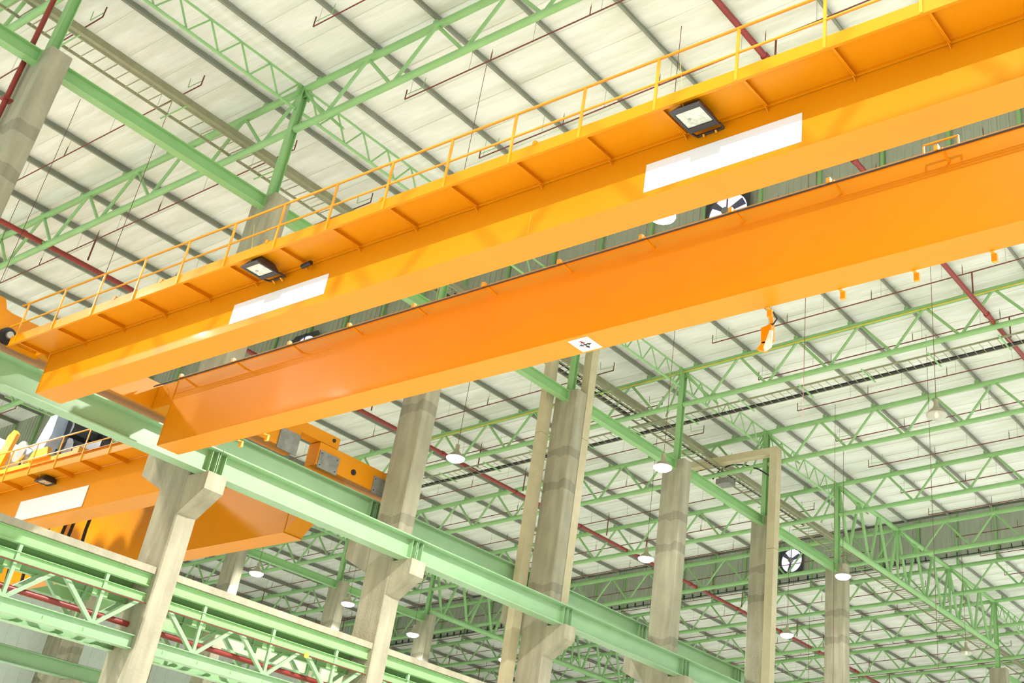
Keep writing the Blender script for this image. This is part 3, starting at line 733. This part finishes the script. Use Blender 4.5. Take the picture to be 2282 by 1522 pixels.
# beige box pipes
def boxpipe(segs, label, origin):
    t = T('box_pipe', label, 'pipe', origin)
    for s_ in segs: t.part('section', MB().box(*s_), 'beige')
boxpipe([(34.08, 34.55, 31.30, 31.62, z, min(z + 6.98, 26.2)) for z in (-1.6, 5.4, 12.4, 19.4)], 'beige box pipe down the left side of the centre column', (34.3, 31.4, -G))
boxpipe([(35.32, 35.75, 30.15, 30.55, z, min(z + 6.98, 26.2)) for z in (12.4, 19.4)], 'short beige box pipe above the right side of the centre column', (35.5, 30.4, 12.4))
boxpipe([(50.12, 50.58, 29.62, 30.06, z, min(z + 6.98, 24.4)) for z in (-1.6, 5.4, 12.4, 19.4) if z < 24] + [(50.12, 50.58, 29.62, 35.6, 24.4, 24.75)],
        'beige box pipe that turns sideways above a column, right of the blazing lamp', (50.3, 29.8, -G))
solid('drop_pipe', MB().tube((gx(5) + .36, 30.3, 21.25), (gx(5) + .36, 30.3, 24.0), .05, 8), 'red', 'short rusty pipe behind the beige box pipe', 'pipe', smooth=True)

# ================================================================ CABLE LADDERS
def ladder_x(ya, yb, z, x0, x1, label, cables):
    t = T('cable_ladder', label, 'cable ladder', (x0, ya, z))
    for y in (ya, yb): t.part('side_rail', MB().box(x0, x1, y - .02, y + .02, z, z + .10), 'tray')
    rm = MB().box(-.015, .015, ya, yb, z + .02, z + .045).mesh('rung', M['tray'], (x0, ya, z))
    n = int((x1 - x0) / .42)
    me = rm
    for k in range(min(n, 295)):
        o = t.part('rung', me, 'tray'); o.location = (x0 + .2 + k * (x1 - x0) / min(n, 295), 0, 0)
    for c in cables: t.part('cable', MB().bar((c[1], c[0], z + .07), (c[2], c[0], z + .07), c[3], .05), c[4])
    for i in range(-1, 12):
        if x0 < gx(i) < x1: t.part('support', MB().bar((gx(i) - 2.6, ya - .25, z - .03), (gx(i) - 2.6, yb + .3, z - .03), .04, .04).bar((gx(i) + 1.4, ya - .25, z - .03), (gx(i) + 1.4, yb + .3, z - .03), .04, .04), 'green')
ladder_x(33.15, 34.05, 24.24, -2, 112, 'long cable ladder running beside the main column row under the roof', [(33.9, 28, 43, .16, 'black'), (33.5, 30, 60, .05, 'black'), (33.4, 28, 60, .03, 'tray')])
solid('cable_trunking', MB().box(-2, 112, 33.8, 34.1, 24.95, 25.2), 'tray', 'flat beige cable trunking beside the cable ladder', 'trunking')
def ladder_y(x, y0, y1, label):
    f = lambda y: zb(y) - .36
    t = T('cable_ladder', label, 'cable ladder', (x, y0, f(y0)))
    dz = SL * (y1 - y0)
    for xx in (x, x + .9): t.part('side_rail', MB().sbox(xx - .02, xx + .02, y0, y1, f(y0), f(y0) + .08, dz), 'tray')
    rm = MB().box(x, x + .9, -.012, .012, 0, .02).mesh('rung', M['tray'], (x, y0, f(y0)))
    y = y0 + .2
    while y < y1:
        o = t.part('rung', rm, 'tray'); o.location = (0, y, SL * (y) + f(0)); y += .40
    t.part('cable', MB().sbox(x + .72, x + .88, y0, y1, f(y0) + .03, f(y0) + .10, dz), 'black')
    y = y0 + 1.5
    while y < y1: t.part('support', MB().bar((x - .3, y, f(y) - .03), (x + 1.1, y, f(y) - .03), .06, .05), 'green'); y += 3.13
ladder_y(gx(4) + .45, 1, 52, 'cable ladder loaded with black cable crossing below a roof truss at the right')
# yellow cable along truss E top chord
solid('yellow_cable', MB().tube((gx(4) - .08, 2, zt(2) - .12), (gx(4) - .08, 48, zt(48) - .12), .025, 6), 'yellow', 'thin yellow cable strung under a truss top chord', 'cable', smooth=True)
solid('junction_box', MB().box(50.9, 51.6, 33.0, 33.8, 23.6, 23.9), 'grey', 'grey junction box with looping cables beside the turned beige pipe', 'fitting')
solid('looping_cable', MB().path([(50.9, 34.0, 23.9), (50.9, 33.6, 24.35), (50.9, 32.9, 24.55), (50.9, 32.0, 24.4), (50.7, 31.0, 23.9), (50.5, 30.3, 23.4)], .04, 8), 'black', 'black cable looping over the grey junction box', 'cable', smooth=True)

# ================================================================ PENDANT LAMPS
def make_lamp(lit, label):
    t = T('pendant_lamp', label, 'lamp', (0, 0, 0))
    t.part('shade', MB().lathe((0, 0, 0), [(.40, 0), (.39, .03), (.27, .17), (.12, .30), (.10, .40), (.001, .40)], 24), 'shade', smooth=True)
    t.part('ballast', MB().lathe((0, 0, 0), [(.001, .40), (.09, .40), (.09, .62), (.001, .64)], 14), 'shade', smooth=True)
    g = t.part('lens', MB().lathe((0, 0, 0), [(.40, 0), (.38, -.06), (.28, -.13), (.12, -.17), (.001, -.18)], 24), 'bulb' if lit else 'glass', smooth=True)
    if not lit: t.part('bulb', MB().lathe((0, 0, 0), [(.001, -.1), (.05, -.08), (.06, 0), (.03, .1)], 12), 'glow', parent=g, smooth=True)
    t.part('wire', MB().tube((0, 0, .60), (0, 0, 1.60), .012, 5), 'redthin')
    return t
def fitwire(o, x, y, z):
    L = zt(y) + STOOL + PUR_D - z - .60
    for c in C.objects:
        if c.parent == o and c.name.startswith('wire'): c.scale = (1, 1, L); c.location.z = .60 * (1 - L)
litp = make_lamp(True, 'lit pendant lamp blazing in front of the fifth column'); unlp = make_lamp(False, 'unlit cone-shaped pendant lamp hanging before the roof at the right')
LZ = 19.5
def light(x, y, z, k=1.0, col=(1, .98, .94)):
    l = bpy.data.lights.new('lamp_light', 'SPOT'); l.spot_size = math.radians(150); l.spot_blend = .6; l.energy = LAMP_W * k; l.shadow_soft_size = .22; l.color = col
    o = bpy.data.objects.new('lamp_light', l); C.objects.link(o); o.location = (x, y, z - .45 + G)
litp.o.location = (39.5, 29.0, 19.5 + G); light(39.5, 29.0, 19.5, .12); fitwire(litp.o, 39.5, 29, 19.5)
unlp.o.location = (39.34, 16.37, 19.5 + G); fitwire(unlp.o, 39.34, 16.37, 19.5)
fitwire(dup(unlp, (71.6, 28.5, 19.5), 'small unlit pendant lamp left of the bottom right column'), 71.6, 28.5, 19.5)
for (x, y, k, lb) in ((55.6, 28.65, .15, 'lit pendant lamp in front of the seventh column'), (64.7, 37.1, 1.4, 'small lit lamp low between the box pipe column and the last column'),
                   (49.5, 36.9, 1.0, 'lit pendant lamp left of the fifth column shaft'), (35.0, 36.9, .6, 'starry lit lamp right of the bracketed column shaft, near the red main'),
                   (64.3, 59.3, .7, 'small lit lamp under the runway, left of the box-piped column'), (50.1, 59.8, .7, 'lit lamp just left of the second bracketed column'),
                   (57.0, 61.0, .7, 'starry lit lamp in front of the second bracketed column'), (43.5, 60.4, .7, 'starry lit lamp left, below the left crane girder'),
                   (23.4, 18.0, 4.5, 'lamp above the crane, hidden by its girders'), (4.8, 36.5, 1.3, 'warm lamp row, leftmost above the frame'), (-6.0, 20.0, .5, 'lit lamp hanging above the viewer'),
                   (23.4, 4.0, 1.0, 'lamp over the far right part of the crane'), (7.5, 4.0, .7, 'lamp above and behind the viewer'),
                   (18.0, 47.0, 1.4, 'lamp above the left crane'), (80.0, 44.0, 1.8, 'added unseen lamp below the frame, brightening the back of the hall'), (88.0, 18.0, 3.2, 'added unseen lamp beyond the right edge, brightening the back'),  # latter pair: unseen lamps added to brighten the far roof
                   (55.3, 4.0, 1.2, 'lamp over the far right of the roof'), (71.3, 4.0, 2.4, 'added unseen fill lamp past the right edge, second from the back'), (104.0, 14.0, 3.6, 'added unseen fill lamp past the right edge, at the very back'),  # latter pair: out of view, added to lift the dark far right
                   (110.0, 60.0, 4.0, 'added unseen fill lamp far back over the far left bay'), (26.0, 80.0, 3.0, 'added unseen fill lamp over the far left bay at the front')):  # both out of view, added to brighten the left and far bays
    fitwire(dup(litp, (x, y, LZ), lb), x, y, LZ); light(x, y, LZ, k)
# warm halogen near the front left roof
light(9.0, 38.0, 20.5, .7, (1, .72, .5)); fitwire(dup(litp, (9.0, 38.0, 20.5), 'warm lamp hanging left of the top left column'), 9, 38, 20.5)

# thin hanging steel rods and lamp wires seen against the roof
for n, (x, y, z0, lb) in enumerate(((21.4, 24.6, 15.0, 'left of the first roof truss joint'), (29.0, 16.3, 15.0, 'crossing the handrail at the right'), (17.0, 35.6, 15.0, 'beside the second column'), (15.4, 38.9, 15.0, 'near the left end of the handrail'),
                                 (46.0, 19.5, 12.0, 'at the right behind the girder'), (50.5, 26.5, 12.0, 'in front of the last column'))):
    solid('hanging_wire', MB().tube((x, y, z0), (x, y, zt(y) + STOOL + PUR_D), .010, 5), 'redthin', 'thin dark hanging wire %s' % lb, 'wire')

# ================================================================ EXHAUST FANS in the monitor walls
def fan(X, y, z, label, r=.84):
    t = T('exhaust_fan', label, 'fan', (X, y, z))
    mb = MB(); n = 28; s_ = r + .14
    ring = [(y + r * math.cos(2 * math.pi * i / n), z + r * math.sin(2 * math.pi * i / n)) for i in range(n)]
    sq = []
    for i in range(n):
        c, s2 = math.cos(2 * math.pi * i / n), math.sin(2 * math.pi * i / n); k = s_ / max(abs(c), abs(s2)); sq.append((y + c * k, z + s2 * k))
    vs = [(X - .12, a, b) for a, b in ring] + [(X - .12, a, b) for a, b in sq] + [(X + .25, a, b) for a, b in ring]
    mb.add(vs, [(i, (i + 1) % n, (i + 1) % n + n, i + n) for i in range(n)] + [(i, (i + 1) % n, (i + 1) % n + 2 * n, i + 2 * n) for i in range(n)])
    t.part('housing', mb, 'dark')
    t.part('daylight_panel', MB().lathe((X - .05, y, z), [(.001, 0), (r, 0)], 28, 'x'), 'daylight', label='opening showing bluish daylight')
    h = t.part('hub', MB().lathe((X - .35, y, z), [(.001, 0), (.17, 0), (.2, .2), (.001, .2)], 16, 'x'), 'grey', smooth=True)
    for k in range(3):
        a = 2 * math.pi * k / 3 + .6
        d = Vector((0, math.cos(a), math.sin(a))); nrm = Vector((0, -math.sin(a), math.cos(a)))
        p0 = Vector((X - .22, y, z)) + d * .15; p1 = Vector((X - .22, y, z)) + d * (r - .05)
        t.part('blade', MB().add([p0 - nrm * .07, p0 + nrm * .07 + Vector((.05, 0, 0)), p1 + nrm * .24 + Vector((.08, 0, 0)), p1 - nrm * .10, p0 - nrm * .07 - Vector((.02, 0, 0)), p0 + nrm * .07 + Vector((.03, 0, 0)), p1 + nrm * .24 + Vector((.06, 0, 0)), p1 - nrm * .10 - Vector((.02, 0, 0))],
               [(0, 1, 2, 3), (7, 6, 5, 4), (0, 4, 5, 1), (1, 5, 6, 2), (2, 6, 7, 3), (3, 7, 4, 0)]), 'blade', parent=h)
    t.part('stay', MB().bar((X - .18, y, z - r - .1), (X - .18, y, z + r + .1), .05, .04), 'dark')
M['daylight'] = emis('daylight_opening', (.80, .82, 1.0), 1.1)
M['blade'] = mat('fan_blade', (.10, .10, .17), .4)
fan(gx(8) - .02, 42.6, 27.75, 'exhaust fan in the far monitor wall left of the box-piped column')
fan(gx(3) - .02, 23.3, 28.0, 'exhaust fan glimpsed between the two orange girders at the right', .95)
fan(gx(3) - .02, 49.3, 27.3, 'dark exhaust fan glimpsed between the orange girders at the left', .95)
